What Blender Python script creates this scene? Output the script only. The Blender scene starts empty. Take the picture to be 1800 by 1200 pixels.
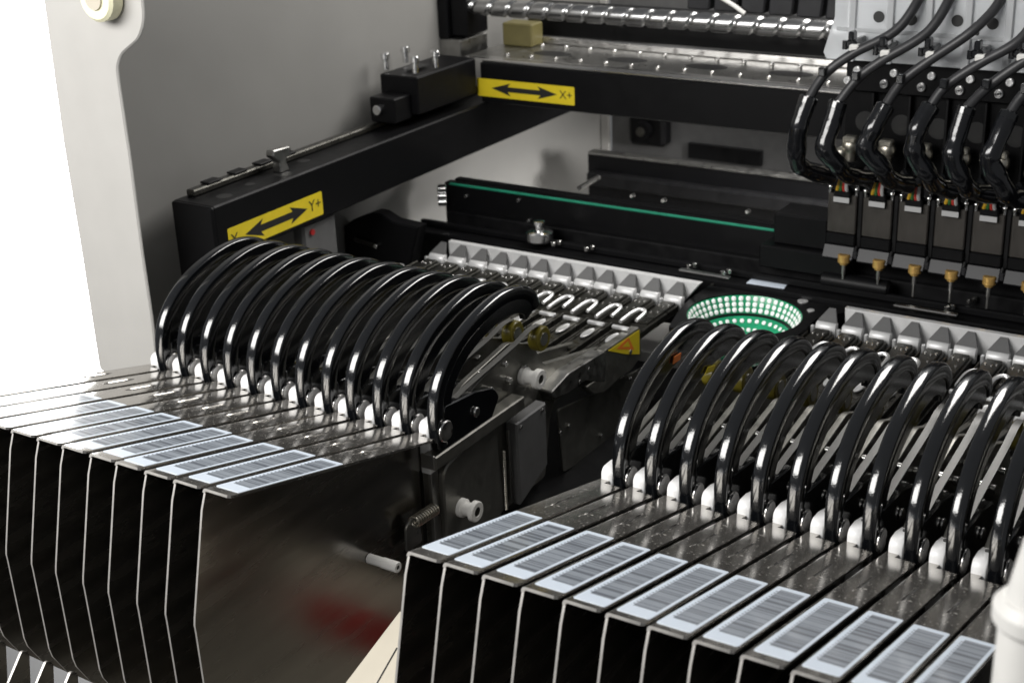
import bpy, bmesh, math, random
from mathutils import Vector, Matrix
random.seed(7)
S = 0.016                                   # one feeder pitch in metres; all sizes below are in pitches
sc = bpy.context.scene
COL = sc.collection
# ------------------------------------------------------------------ camera
CAM = Vector((34.4736, -30.3124, 18.5452)); YAW, PIT, ROL, FPX = -0.5827, 0.3898, -0.0416, 2532.99
fwd = Vector((math.sin(YAW)*math.cos(PIT), math.cos(YAW)*math.cos(PIT), -math.sin(PIT)))
rt = fwd.cross(Vector((0, 0, 1))).normalized(); up = rt.cross(fwd)
r2 = rt*math.cos(ROL)+up*math.sin(ROL); u2 = -rt*math.sin(ROL)+up*math.cos(ROL)
cd = bpy.data.cameras.new('camera'); cam = bpy.data.objects.new('camera', cd); COL.objects.link(cam)
M = Matrix((r2, u2, -fwd)).transposed().to_4x4(); M.translation = CAM*S
cam.matrix_world = M
cd.sensor_width = 36; cd.lens = 36*FPX/1800; cd.clip_start = 0.01; cd.clip_end = 60
cd.dof.use_dof = True; cd.dof.focus_distance = 40*S; cd.dof.aperture_fstop = 20
sc.camera = cam
def at(px, py, axis, val):
    "world point (in pitches) seen at a photo pixel on the plane axis=val"
    d = fwd + r2*((px-900)/FPX) - u2*((py-600)/FPX)
    return CAM + d*((val-CAM[axis])/d[axis])
# ------------------------------------------------------------------ world, lamps, exposure
w = bpy.data.worlds.new('World'); sc.world = w; w.use_nodes = True
w.node_tree.nodes['Background'].inputs[0].default_value = (.95, .97, 1, 1)
w.node_tree.nodes['Background'].inputs[1].default_value = 0.16
sc.view_settings.view_transform = 'Standard'; sc.view_settings.look = 'None'
sc.view_settings.exposure = 0; sc.view_settings.gamma = 1
def area(name, loc, target, sx, sy, power, col):
    l = bpy.data.lights.new(name, 'AREA'); l.shape = 'RECTANGLE'; l.size = sx*S; l.size_y = sy*S
    l.energy = power; l.color = col
    o = bpy.data.objects.new(name, l); COL.objects.link(o)
    o.location = Vector(loc)*S
    o.rotation_euler = (Vector(target)-Vector(loc)).to_track_quat('-Z', 'Y').to_euler()
    return o
area('window_light', (-10, -35, 28), (-10, 0, 4), 54, 20, 11.4, (1, .985, .96))
area('interior_light', (18, 32, 29), (0, 22, 4), 26, 16, 3.8, (1, .975, .94))
sl = area('wall_fill_light', (18.5, 27, 2.5), (-4, 28, -10.5), 6, 3, .5, (1, .98, .96)); sl.data.spread = math.radians(72)  # added fill hidden behind the head, brightens the side wall below the beam
# ------------------------------------------------------------------ materials
def mat(name, col, rough=.5, metal=0, var=0, vscale=40, bump=0, bscale=300, coat=0, rvar=0, emit=0, trans=0, spec=.5, aniso=None, dust=0):
    m = bpy.data.materials.new(name); m.use_nodes = True
    nt = m.node_tree; b = nt.nodes['Principled BSDF']
    b.inputs['Base Color'].default_value = (*col, 1); b.inputs['Roughness'].default_value = rough
    b.inputs['Metallic'].default_value = metal; b.inputs['Coat Weight'].default_value = coat
    b.inputs['Coat Roughness'].default_value = .12
    b.inputs['Specular IOR Level'].default_value = spec
    if trans: b.inputs['Transmission Weight'].default_value = trans; b.inputs['IOR'].default_value = 1.49
    if emit:
        b.inputs['Emission Color'].default_value = (*col, 1); b.inputs['Emission Strength'].default_value = emit
    tc = nt.nodes.new('ShaderNodeTexCoord'); mp = nt.nodes.new('ShaderNodeMapping')
    nt.links.new(tc.outputs['Object'], mp.inputs[0])
    if aniso: mp.inputs['Scale'].default_value = aniso
    def noise(scale, detail=4):
        n = nt.nodes.new('ShaderNodeTexNoise'); n.inputs['Scale'].default_value = scale; n.inputs['Detail'].default_value = detail
        nt.links.new(mp.outputs[0], n.inputs['Vector']); return n
    last = None
    if var:
        n = noise(vscale); r = nt.nodes.new('ShaderNodeMapRange')
        r.inputs[1].default_value = .3; r.inputs[2].default_value = .7
        r.inputs[3].default_value = 1-var; r.inputs[4].default_value = 1+var
        nt.links.new(n.outputs['Fac'], r.inputs[0])
        mx = nt.nodes.new('ShaderNodeMix'); mx.data_type = 'RGBA'; mx.blend_type = 'MULTIPLY'; mx.inputs[0].default_value = 1
        mx.inputs[6].default_value = (*col, 1); nt.links.new(r.outputs[0], mx.inputs[7]); last = mx.outputs[2]
    if dust:
        v = noise(800, 2); r = nt.nodes.new('ShaderNodeMapRange'); r.inputs[1].default_value = .65; r.inputs[2].default_value = .68
        nt.links.new(v.outputs['Fac'], r.inputs[0]); nl = noise(60, 3)
        r2_ = nt.nodes.new('ShaderNodeMapRange'); r2_.inputs[1].default_value = .38; r2_.inputs[2].default_value = .62; r2_.inputs[4].default_value = dust
        nt.links.new(nl.outputs['Fac'], r2_.inputs[0])
        mu = nt.nodes.new('ShaderNodeMath'); mu.operation = 'MULTIPLY'
        nt.links.new(r.outputs[0], mu.inputs[0]); nt.links.new(r2_.outputs[0], mu.inputs[1])
        mx = nt.nodes.new('ShaderNodeMix'); mx.data_type = 'RGBA'; nt.links.new(mu.outputs[0], mx.inputs[0])
        mx.inputs[6].default_value = (*col, 1); mx.inputs[7].default_value = (.7, .68, .62, 1)
        if last: nt.links.new(last, mx.inputs[6])
        last = mx.outputs[2]
        ms = nt.nodes.new('ShaderNodeMath'); ms.operation = 'SUBTRACT'; ms.inputs[0].default_value = metal
        nt.links.new(mu.outputs[0], ms.inputs[1]); ms.use_clamp = True; nt.links.new(ms.outputs[0], b.inputs['Metallic'])
    if last: nt.links.new(last, b.inputs['Base Color'])
    if rvar:
        n = noise(vscale*2.3); r = nt.nodes.new('ShaderNodeMapRange'); r.inputs[1].default_value = .3; r.inputs[2].default_value = .7
        r.inputs[3].default_value = max(.02, rough-rvar); r.inputs[4].default_value = rough+rvar
        nt.links.new(n.outputs['Fac'], r.inputs[0]); nt.links.new(r.outputs[0], b.inputs['Roughness'])
    if bump:
        n = noise(bscale, 3); bp = nt.nodes.new('ShaderNodeBump'); bp.inputs['Strength'].default_value = bump; bp.inputs['Distance'].default_value = .0004
        nt.links.new(n.outputs['Fac'], bp.inputs['Height']); nt.links.new(bp.outputs[0], b.inputs['Normal'])
    return m
MT = dict(
 plate=mat('polished_steel', (.33, .315, .29), .25, 1, .1, 60, rvar=.05, aniso=(1, .12, 1)),
 flange=mat('steel_top', (.46, .44, .41), .16, .92, .05, 60, rvar=.02, dust=.6),
 edge=mat('cut_steel_edge', (.55, .53, .50), .45, .7, .15, 200),
 blackgloss=mat('black_moulded_plastic', (.004, .0045, .0055), .10, 0, .1, 200, bump=.1, bscale=1400, rvar=.02, coat=.4, spec=.8),
 blackmatte=mat('black_anodised', (.004, .004, .0045), .42, 0, .08, 60, rvar=.04, spec=.15),
 blackdeep=mat('black_paint', (.003, .003, .0035), .5, 0, .2, 50, rvar=.1, spec=.25),
 alu=mat('satin_aluminium', (.82, .82, .82), .38, .75, .06, 120, rvar=.06),
 brushed=mat('brushed_aluminium', (.6, .59, .58), .3, 1, .15, 100, rvar=.1, aniso=(.06, 1, 1)),
 steel=mat('grey_steel', (.36, .355, .34), .36, 1, .15, 90, rvar=.1, bump=.03, bscale=700),
 body=mat('feeder_body_steel', (.22, .215, .195), .38, .85, .15, 80, rvar=.1, bump=.03, bscale=800),
 guide=mat('dark_tape_guide', (.07, .068, .06), .34, .85, .25, 120, rvar=.12),
 bright=mat('bright_steel', (.85, .85, .85), .2, 1, .05, 100),
 screw=mat('zinc_screw', (.75, .74, .72), .25, 1, .1, 300),
 brass=mat('brass', (.8, .5, .16), .28, .7, .1, 200),
 whiteplastic=mat('white_nylon', (.72, .71, .68), .4, 0, .04, 100),
 whitepaint=mat('white_powder_coat', (.42, .41, .39), .4, 0, .03, 40, bump=.02, bscale=900),
 greypaint=mat('grey_powder_coat', (.235, .231, .22), .45, 0, .04, 20, bump=.03, bscale=900),
 yellow=mat('yellow_vinyl', (.72, .56, .02), .4, 0, .05, 120),
 yellowplastic=mat('yellow_translucent', (.11, .09, .01), .3, 0, .1, 100),
 orange=mat('orange_print', (.8, .2, .03), .45),
 ink=mat('black_print', (.01, .01, .01), .5),
 green=mat('green_belt', (.012, .22, .13), .5, 0, .1, 100),
 pcb=mat('green_solder_mask', (.012, .30, .14), .3, 0, .15, 200),
 led=mat('white_led_lens', (.8, .82, .8), .25, 0, .03, 100, emit=.22),
 paper=mat('white_label_paper', (.70, .78, .88), .35, 0, .03, 200, coat=.4),
 field=mat('grey_print', (.26, .29, .33), .4, 0, .06, 300, coat=.4),
 bars=mat('dark_grey_print', (.11, .125, .15), .4, coat=.4),
 whitealu=mat('white_aluminium', (.78, .78, .78), .38, 0, .05, 120, rvar=.06),
 film=mat('cover_film', (.115, .113, .106), .4, .2, .08, 200),
 rubber=mat('cable_jacket', (.03, .03, .032), .42, 0, .2, 200, bump=.05, bscale=900),
 sleeve=mat('black_shrink_sleeve', (.006, .0065, .008), .16, 0, .1, 100, bump=.3, bscale=350, coat=.4),
 acrylic=mat('clear_acrylic', (.88, .9, .92), .12, 0, 0, trans=.5, bump=.12, bscale=160),
 silverfit=mat('cast_fitting', (.55, .52, .45), .35, 1, .2, 200, bump=.3, bscale=400),
 module=mat('bronze_grey_anodised', (.06, .055, .05), .42, .6, .1, 80, rvar=.08),
 chain=mat('dark_grey_chain', (.014, .014, .016), .42, 0, .2, 100, spec=.35),
 cream=mat('cream_paint', (.5, .46, .38), .4, 0, .05, 60),
 bed=mat('dark_machine_bed', (.03, .03, .03), .5, 0, .2, 30),
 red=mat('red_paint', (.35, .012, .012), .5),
 wred=mat('red_wire', (.42, .03, .02), .4), wyel=mat('yellow_wire', (.5, .3, .02), .4), wgrn=mat('green_wire', (.03, .12, .03), .4), wgry=mat('grey_wire', (.38, .38, .38), .4),
 window=mat('overexposed_window', (1, 1, 1), .5, emit=6),
 bumper=mat('cream_bumper', (.8, .77, .55), .5),
)
MT['screwsteel'] = mat('ground_steel', (.42, .42, .42), .27, 1, .1, 100)
MT['dullyellow'] = mat('dull_yellow_paint', (.13, .112, .04), .45, 0, .1, 100)
MT['clipalu'] = mat('silver_grey_aluminium', (.64, .64, .64), .38, .2, .06, 120, rvar=.06)
MT['greysteel'] = mat('grey_satin_steel', (.13, .13, .13), .5, .3, .08, 120)
# ------------------------------------------------------------------ mesh builder
class MB:
    def __init__(s): s.v = []; s.f = []; s.m = []
    def add(s, vs, fs, mi=0):
        b = len(s.v); s.v += [tuple(p) for p in vs]; s.f += [tuple(b+i for i in f) for f in fs]; s.m += [mi]*len(fs)
    def box(s, x0, x1, y0, y1, z0, z1, mi=0, bev=0.03):
        bev = min(bev, (x1-x0)*.3, (y1-y0)*.3, (z1-z0)*.3)
        if bev <= 0: bev = 1e-4
        vs = []; fs = []; idx = {}
        X = (x0, x1); Y = (y0, y1); Z = (z0, z1)
        for i in (0, 1):
            for j in (0, 1):
                for k in (0, 1):
                    c = (X[i], Y[j], Z[k]); sg = (1-2*i, 1-2*j, 1-2*k)
                    for a in range(3):
                        p = [c[t]+(0 if t == a else sg[t]*bev) for t in range(3)]
                        idx[(i, j, k, a)] = len(vs); vs.append(p)
        def F(a, val):
            o = [t for t in range(3) if t != a]; q = []
            for (p, r) in ((0, 0), (1, 0), (1, 1), (0, 1)):
                key = [0, 0, 0]; key[a] = val; key[o[0]] = p; key[o[1]] = r; q.append(idx[(*key, a)])
            return q
        for a in range(3):
            for val in (0, 1):
                q = F(a, val); flip = (val == 0) ^ (a == 1); fs.append(q[::-1] if flip else q)
        for a in range(3):
            o = [t for t in range(3) if t != a]
            for p in (0, 1):
                for r in (0, 1):
                    def kk(e, ax):
                        key = [0, 0, 0]; key[a] = e; key[o[0]] = p; key[o[1]] = r; return idx[(*key, ax)]
                    fs.append([kk(0, o[0]), kk(1, o[0]), kk(1, o[1]), kk(0, o[1])])
        for i in (0, 1):
            for j in (0, 1):
                for k in (0, 1): fs.append([idx[(i, j, k, 0)], idx[(i, j, k, 1)], idx[(i, j, k, 2)]])
        s.add(vs, fs, mi)
    def prism(s, poly, a0, a1, axis=0, mi=0, side=None, bev=0):
        "poly in the two other axes (in order), extruded along axis from a0 to a1"
        def mk(p, a):
            q = list(p); q.insert(axis, a); return q
        n = len(poly); side = mi if side is None else side
        rings = [(poly, a0), (poly, a1)]
        if bev:
            c = inset(poly, bev); rings = [(c, a0), (poly, a0+bev), (poly, a1-bev), (c, a1)]
        vs = [mk(p, a) for pl, a in rings for p in pl]
        R = len(rings)
        s.add(vs, [[r*n+i, r*n+(i+1) % n, (r+1)*n+(i+1) % n, (r+1)*n+i] for r in range(R-1) for i in range(n)], side)
        s.add([mk(p, a0) for p in rings[0][0]], [list(range(n))[::-1]], mi)
        s.add([mk(p, a1) for p in rings[-1][0]], [list(range(n))], mi)
    def cyl(s, p0, p1, r, n=16, mi=0, r1=None, cap=True, bev=0):
        r1 = r if r1 is None else r1
        prof = [(0, r), (1, r1)]
        L = (Vector(p1)-Vector(p0)).length
        if bev: prof = [(0, r-bev), (bev/L, r), (1-bev/L, r1), (1, r1-bev)]
        s.lathe(p0, p1, prof, n, mi, cap)
    def lathe(s, p0, p1, prof, n=20, mi=0, cap=True):
        p0 = Vector(p0); d = Vector(p1)-p0; q = d.to_track_quat('Z', 'Y')
        ex = q @ Vector((1, 0, 0)); ey = q @ Vector((0, 1, 0))
        vs = []
        for t, r in prof:
            for k in range(n):
                a = 2*math.pi*k/n; vs.append(p0+d*t+ex*(r*math.cos(a))+ey*(r*math.sin(a)))
        fs = [[i*n+k, i*n+(k+1) % n, (i+1)*n+(k+1) % n, (i+1)*n+k] for i in range(len(prof)-1) for k in range(n)]
        if cap: fs += [list(range(n))[::-1], [(len(prof)-1)*n+k for k in range(n)]]
        s.add(vs, fs, mi)
    def tube(s, path, r, n=12, mi=0, cap=True, sub=6, radii=None):
        P = smooth([Vector(p) for p in path], sub) if sub else [Vector(p) for p in path]
        m = len(P)
        T = [(P[min(i+1, m-1)]-P[max(i-1, 0)]).normalized() for i in range(m)]
        nrm = T[0].orthogonal().normalized(); vs = []
        for i in range(m):
            nrm = (nrm-T[i]*nrm.dot(T[i])).normalized(); b = T[i].cross(nrm)
            rr = r if radii is None else radii(i/(m-1))
            for k in range(n):
                a = 2*math.pi*k/n; vs.append(P[i]+nrm*(rr*math.cos(a))+b*(rr*math.sin(a)))
        fs = [[i*n+k, i*n+(k+1) % n, (i+1)*n+(k+1) % n, (i+1)*n+k] for i in range(m-1) for k in range(n)]
        if cap: fs += [list(range(n))[::-1], [(m-1)*n+k for k in range(n)]]
        s.add(vs, fs, mi)
    def sweepx(s, path, sect, mi=0, sub=6):
        "sweep a section (x, inward) along a (y,z) path"
        P = [Vector((0, p[0], p[1])) for p in path]
        if sub: P = smooth(P, sub)
        m = len(P); n = len(sect); vs = []
        for i in range(m):
            t = (P[min(i+1, m-1)]-P[max(i-1, 0)]).normalized(); inn = Vector((0, t.z, -t.y))
            for x, d in sect: vs.append(P[i]+inn*d+Vector((x, 0, 0)))
        fs = [[i*n+k, i*n+(k+1) % n, (i+1)*n+(k+1) % n, (i+1)*n+k] for i in range(m-1) for k in range(n)]
        fs += [list(range(n))[::-1], [(m-1)*n+k for k in range(n)]]
        s.add(vs, fs, mi)
    def ribbon(s, path, x0, x1, th=.02, mi=0, sub=4):
        P = smooth([Vector((0, *p)) for p in path], sub)
        top = [(p.y, p.z) for p in P]; bot = [(p.y, p.z-th) for p in P][::-1]
        s.strip(top, bot[::-1], x0, x1, mi)
    def strip(s, top, bot, x0, x1, mi=0):
        n = len(top); vs = []
        for (a, b) in zip(top, bot): vs += [(x0, *a), (x1, *a), (x1, *b), (x0, *b)]
        fs = [[i*4+k, i*4+(k+1) % 4, (i+1)*4+(k+1) % 4, (i+1)*4+k] for i in range(n-1) for k in range(4)]
        fs += [[0, 1, 2, 3], [(n-1)*4+3, (n-1)*4+2, (n-1)*4+1, (n-1)*4]]
        s.add(vs, fs, mi)
    def sphere(s, c, r, n=12, mi=0, sc_=(1, 1, 1)):
        c = Vector(c); vs = [c+Vector((0, 0, r*sc_[2]))]; m = n//2
        for i in range(1, m):
            ph = math.pi*i/m
            for k in range(n):
                a = 2*math.pi*k/n; vs.append(c+Vector((r*sc_[0]*math.sin(ph)*math.cos(a), r*sc_[1]*math.sin(ph)*math.sin(a), r*sc_[2]*math.cos(ph))))
        vs.append(c-Vector((0, 0, r*sc_[2]))); e = len(vs)-1
        fs = [[0, 1+k, 1+(k+1) % n] for k in range(n)]
        fs += [[1+i*n+k, 1+(i+1)*n+k, 1+(i+1)*n+(k+1) % n, 1+i*n+(k+1) % n] for i in range(m-2) for k in range(n)]
        fs += [[e, 1+(m-2)*n+(k+1) % n, 1+(m-2)*n+k] for k in range(n)]
        s.add(vs, fs, mi)
    def mesh(s, name, mats, off=(0, 0, 0), ang=32):
        me = bpy.data.meshes.new(name); o = Vector(off)
        me.from_pydata([tuple((Vector(p)-o)*S) for p in s.v], [], s.f)
        for m in (mats if isinstance(mats, (list, tuple)) else [mats]): me.materials.append(MT[m])
        me.polygons.foreach_set('material_index', s.m)
        bm = bmesh.new(); bm.from_mesh(me); bmesh.ops.remove_doubles(bm, verts=bm.verts, dist=1e-7)
        bmesh.ops.recalc_face_normals(bm, faces=bm.faces); bm.to_mesh(me); bm.free()
        me.polygons.foreach_set('use_smooth', [True]*len(me.polygons))
        me.set_sharp_from_angle(angle=math.radians(ang)); me.update()
        return me
def smooth(P, sub):
    out = []; n = len(P)
    for i in range(n-1):
        a = P[max(i-1, 0)]; b = P[i]; c = P[i+1]; d = P[min(i+2, n-1)]
        for k in range(sub):
            t = k/sub; out.append(.5*((2*b)+(c-a)*t+(2*a-5*b+4*c-d)*t*t+(3*b-3*c+d-a)*t**3))
    out.append(P[-1]); return out
def inset(poly, d):
    n = len(poly); ar = sum(poly[i][0]*poly[(i+1) % n][1]-poly[(i+1) % n][0]*poly[i][1] for i in range(n)); sg = 1 if ar > 0 else -1
    out = []
    for i in range(n):
        p, c, q = Vector(poly[i-1]), Vector(poly[i]), Vector(poly[(i+1) % n])
        e1 = (c-p).normalized(); e2 = (q-c).normalized()
        n1 = Vector((-e1.y, e1.x))*sg; n2 = Vector((-e2.y, e2.x))*sg
        b = n1+n2; L = max(.35, 1+n1.dot(n2)); out.append(tuple(c+b*(d/L)))
    return out
def rnd(poly, r, k=4):
    "round the corners of a polygon"
    n = len(poly); out = []
    for i in range(n):
        p, c, q = Vector(poly[i-1]), Vector(poly[i]), Vector(poly[(i+1) % n])
        rr = min(r, (p-c).length*.45, (q-c).length*.45)
        a = c+(p-c).normalized()*rr; b = c+(q-c).normalized()*rr
        for j in range(k+1):
            t = j/k; out.append(tuple(a*(1-t)**2+c*2*t*(1-t)+b*t*t))
    return out
def rrect(x0, x1, z0, z1, r, k=4, e=.012):
    "rounded rectangle with support points so that flat faces stay flat when smooth-shaded"
    out = []
    for cx, cz, a0 in ((x1-r, z0+r, -90), (x1-r, z1-r, 0), (x0+r, z1-r, 90), (x0+r, z0+r, 180)):
        arc = [(cx+r*math.cos(math.radians(a0+90*j/k)), cz+r*math.sin(math.radians(a0+90*j/k))) for j in range(k+1)]
        t0 = (math.cos(math.radians(a0-90)), math.sin(math.radians(a0-90))); t1 = (math.cos(math.radians(a0+180)), math.sin(math.radians(a0+180)))
        d0 = (-math.sin(math.radians(a0)), math.cos(math.radians(a0)))
        d1 = (-math.sin(math.radians(a0+90)), math.cos(math.radians(a0+90)))
        out += [(arc[0][0]-d0[0]*e, arc[0][1]-d0[1]*e)]+arc+[(arc[-1][0]+d1[0]*e, arc[-1][1]+d1[1]*e)]
    return out
def ell(a, b, n=16, ca=0, cb=0): return [(ca+a*math.cos(2*math.pi*i/n), cb+b*math.sin(2*math.pi*i/n)) for i in range(n)]
# ------------------------------------------------------------------ object helpers
def thing(name, label, cat, loc=(0, 0, 0), group=None):
    o = bpy.data.objects.new(name, None); COL.objects.link(o); o.empty_display_size = .01
    o.location = Vector(loc)*S; o['label'] = label; o['category'] = cat
    if group: o['group'] = group
    return o
def rootloc(o):
    v = Vector(o.location)/S
    while o.parent: o = o.parent; v += Vector(o.location)/S
    return v
def part(parent, name, mb, mats, label=None, ang=32):
    off = rootloc(parent)
    o = bpy.data.objects.new(name, mb.mesh(name, mats, off, ang)); COL.objects.link(o); o.parent = parent
    if label: o['label'] = label
    return o
def many(parent, name, mb, mats, ang=32):
    "one object per connected piece of the builder"
    par = list(range(len(mb.v)))
    def find(i):
        while par[i] != i: par[i] = par[par[i]]; i = par[i]
        return i
    for f in mb.f:
        for i in f[1:]: par[find(f[0])] = find(i)
    groups = {}
    for f, m in zip(mb.f, mb.m): groups.setdefault(find(f[0]), []).append((f, m))
    out = []
    for fs in groups.values():
        q = MB(); idx = {}
        for f, m in fs:
            for i in f:
                if i not in idx: idx[i] = len(q.v); q.v.append(mb.v[i])
            q.f.append(tuple(idx[i] for i in f)); q.m.append(m)
        out.append(part(parent, name, q, mats, ang=ang))
    return out
def inst(parent, src, dloc):
    "another part sharing src's mesh, shifted (pitches)"
    o = src.copy(); COL.objects.link(o); o.parent = parent; o.location = Vector(src.location)+Vector(dloc)*S
    return o
def copy_tree(o, parent=None):
    c = o.copy(); COL.objects.link(c); c.parent = parent
    for ch in list(o.children): copy_tree(ch, c)
    return c
def solo(name, mb, mats, label=None, cat=None, group=None, kind=None, loc=(0, 0, 0), ang=32):
    o = bpy.data.objects.new(name, mb.mesh(name, mats, loc, ang)); COL.objects.link(o); o.location = Vector(loc)*S
    if label: o['label'] = label
    if cat: o['category'] = cat
    if group: o['group'] = group
    if kind: o['kind'] = kind
    return o
def text(parent, name, body, size, loc, ex, ey, m='ink'):
    "flat print: letters on the plane spanned by ex, ey"
    cu = bpy.data.curves.new(name, 'FONT'); cu.body = body; cu.size = size*S; cu.align_x = 'CENTER'; cu.align_y = 'CENTER'
    t = bpy.data.objects.new(name, cu); COL.objects.link(t)
    me = bpy.data.meshes.new_from_object(t.evaluated_get(bpy.context.evaluated_depsgraph_get())); bpy.data.objects.remove(t)
    me.materials.clear(); me.materials.append(MT[m])
    ex = Vector(ex).normalized(); ey = Vector(ey).normalized(); ez = ex.cross(ey)
    R = Matrix((ex, ey, ez)).transposed().to_4x4(); R.translation = (Vector(loc)-rootloc(parent))*S
    me.transform(R); o = bpy.data.objects.new(name, me); COL.objects.link(o); o.parent = parent
    return o
NB = 17.1                                    # x of the first feeder of the right bank
# ------------------------------------------------------------------ the setting
b = MB(); b.box(-45, 60, -45, 60, -17, -16, bev=0); solo('floor', b, 'bed', kind='structure')
b = MB(); b.box(-3.9, 40, 17.5, 37.8, -5, -4.2); solo('machine_bed', b, 'greypaint', kind='structure')
b = MB(); b.box(-2, 34, 1.0, 17.4, -6, -4.6); solo('feeder_table', b, 'blackmatte', kind='structure')
b = MB(); b.prism([(-32, -20), (-8.0, -20), (-8.0, 11.5), (-32, 11.5)], 14, 14.5, 1)
win = solo('bright_window', b, 'window', 'overexposed white window opening at the far left beyond the hood edge', 'window')
b = MB(); b.box(-3, 34, .9, 1.2, -15.9, -6.1, bev=.02); solo('lower_front_wall', b, 'cream', kind='structure')
# side wall and back wall of the machine
b = MB(); b.box(-4.4, -4, 2.6, 38.4, -5, 16); solo('side_wall', b, 'greypaint', 'smooth grey inner side wall of the machine behind the long travel beam', 'wall')
t = thing('back_wall', 'dark metallic rear panel below the cross beam with a black bracket on it', 'wall', (10, 38, -4))
b = MB(); b.box(-3.4, 40, 38, 38.4, -4.2, 16); part(t, 'panel', b, 'greysteel')
b = MB(); b.box(-3.96, -3.5, 37.8, 38.1, -4.2, 6); part(t, 'corner_strip', b, 'whitepaint')
c = at(1140, 225, 1, 37.5); b = MB(); b.box(c.x-1, c.x+1.2, 37, 37.98, c.z-.9, c.z+1.2, bev=.2); b.cyl((c.x, 36.6, c.z), (c.x, 37, c.z), .5, 16); part(t, 'bracket', b, 'blackmatte')
b = MB(); b.cyl((c.x, 36.5, c.z), (c.x, 36.62, c.z), .25, 12); part(t, 'screw', b, 'guide')
c0 = at(1212, 250, 1, 37.9); c1 = at(1340, 292, 1, 37.9); b = MB(); b.box(c0.x, c1.x, 37.7, 37.99, c1.z, c0.z); part(t, 'opening_cover', b, 'blackdeep')
# white hood frame at the left
t = thing('hood_panel', 'white hood side panel with a rounded notch and a cream bumper on top', 'panel', (-4, 2, -2))
px = [(70, -40), (110, 250), (140, 430), (175, 655), (276, 645), (268, 570), (250, 450), (228, 280), (207, 140), (205, 118), (212, 96), (228, 82), (242, 70), (250, 48), (252, 30), (246, -40)]
P = [at(x, y, 1, 2.0) for x, y in px]
b = MB(); b.prism(rnd([(p.x, p.z) for p in P], .35, 5), 2.0, 2.14, 1, bev=.05); part(t, 'panel', b, 'whitepaint')
c = at(182, -5, 1, 1.8); b = MB(); b.cyl((c.x, 1.4, c.z), (c.x, 2.0, c.z), .75, 24, bev=.1); bo = part(t, 'bumper', b, 'bumper')
b = MB(); b.cyl((c.x, 1.33, c.z), (c.x, 1.41, c.z), .35, 20); part(bo, 'washer', b, 'cream')
b = MB(); b.box(-9.2, -7.98, 13.8, 14.4, -16, 16, bev=.2); solo('window_jamb', b, 'whitepaint', 'white vertical jamb at the inner edge of the bright window', 'window frame')

# ------------------------------------------------------------------ feeders
F0, F1 = (-8.56, 2.29), (.09, .09)
D = Vector((F1[0]-F0[0], F1[1]-F0[1])); LEN = D.length; D.normalize(); N2 = Vector((-D.y, D.x))
def onflange(x, s, h=0): return (x, F0[0]+D.x*s+N2.x*h, F0[1]+D.y*s+N2.y*h)
GROUP = 'steel tape feeders in two rows'
def bars_mb(seed):
    m = MB(); rr = random.Random(seed); s = .85
    while s < 4.1:
        wd = rr.choice((.03, .04, .06, .14)); 
        m.add([onflange(x, q, .013) for x, q in ((.25, s), (.785, s), (.785, s+wd), (.25, s+wd))], [[0, 1, 2, 3]]); s += wd+rr.choice((.06, .10, .16, .26))
    for q in range(22):
        s = .9+q*.145; m.add([onflange(x, u, .013) for x, u in ((.195, s), (.235, s), (.235, s+.05), (.195, s+.05))], [[0, 1, 2, 3]])
    return m
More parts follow.
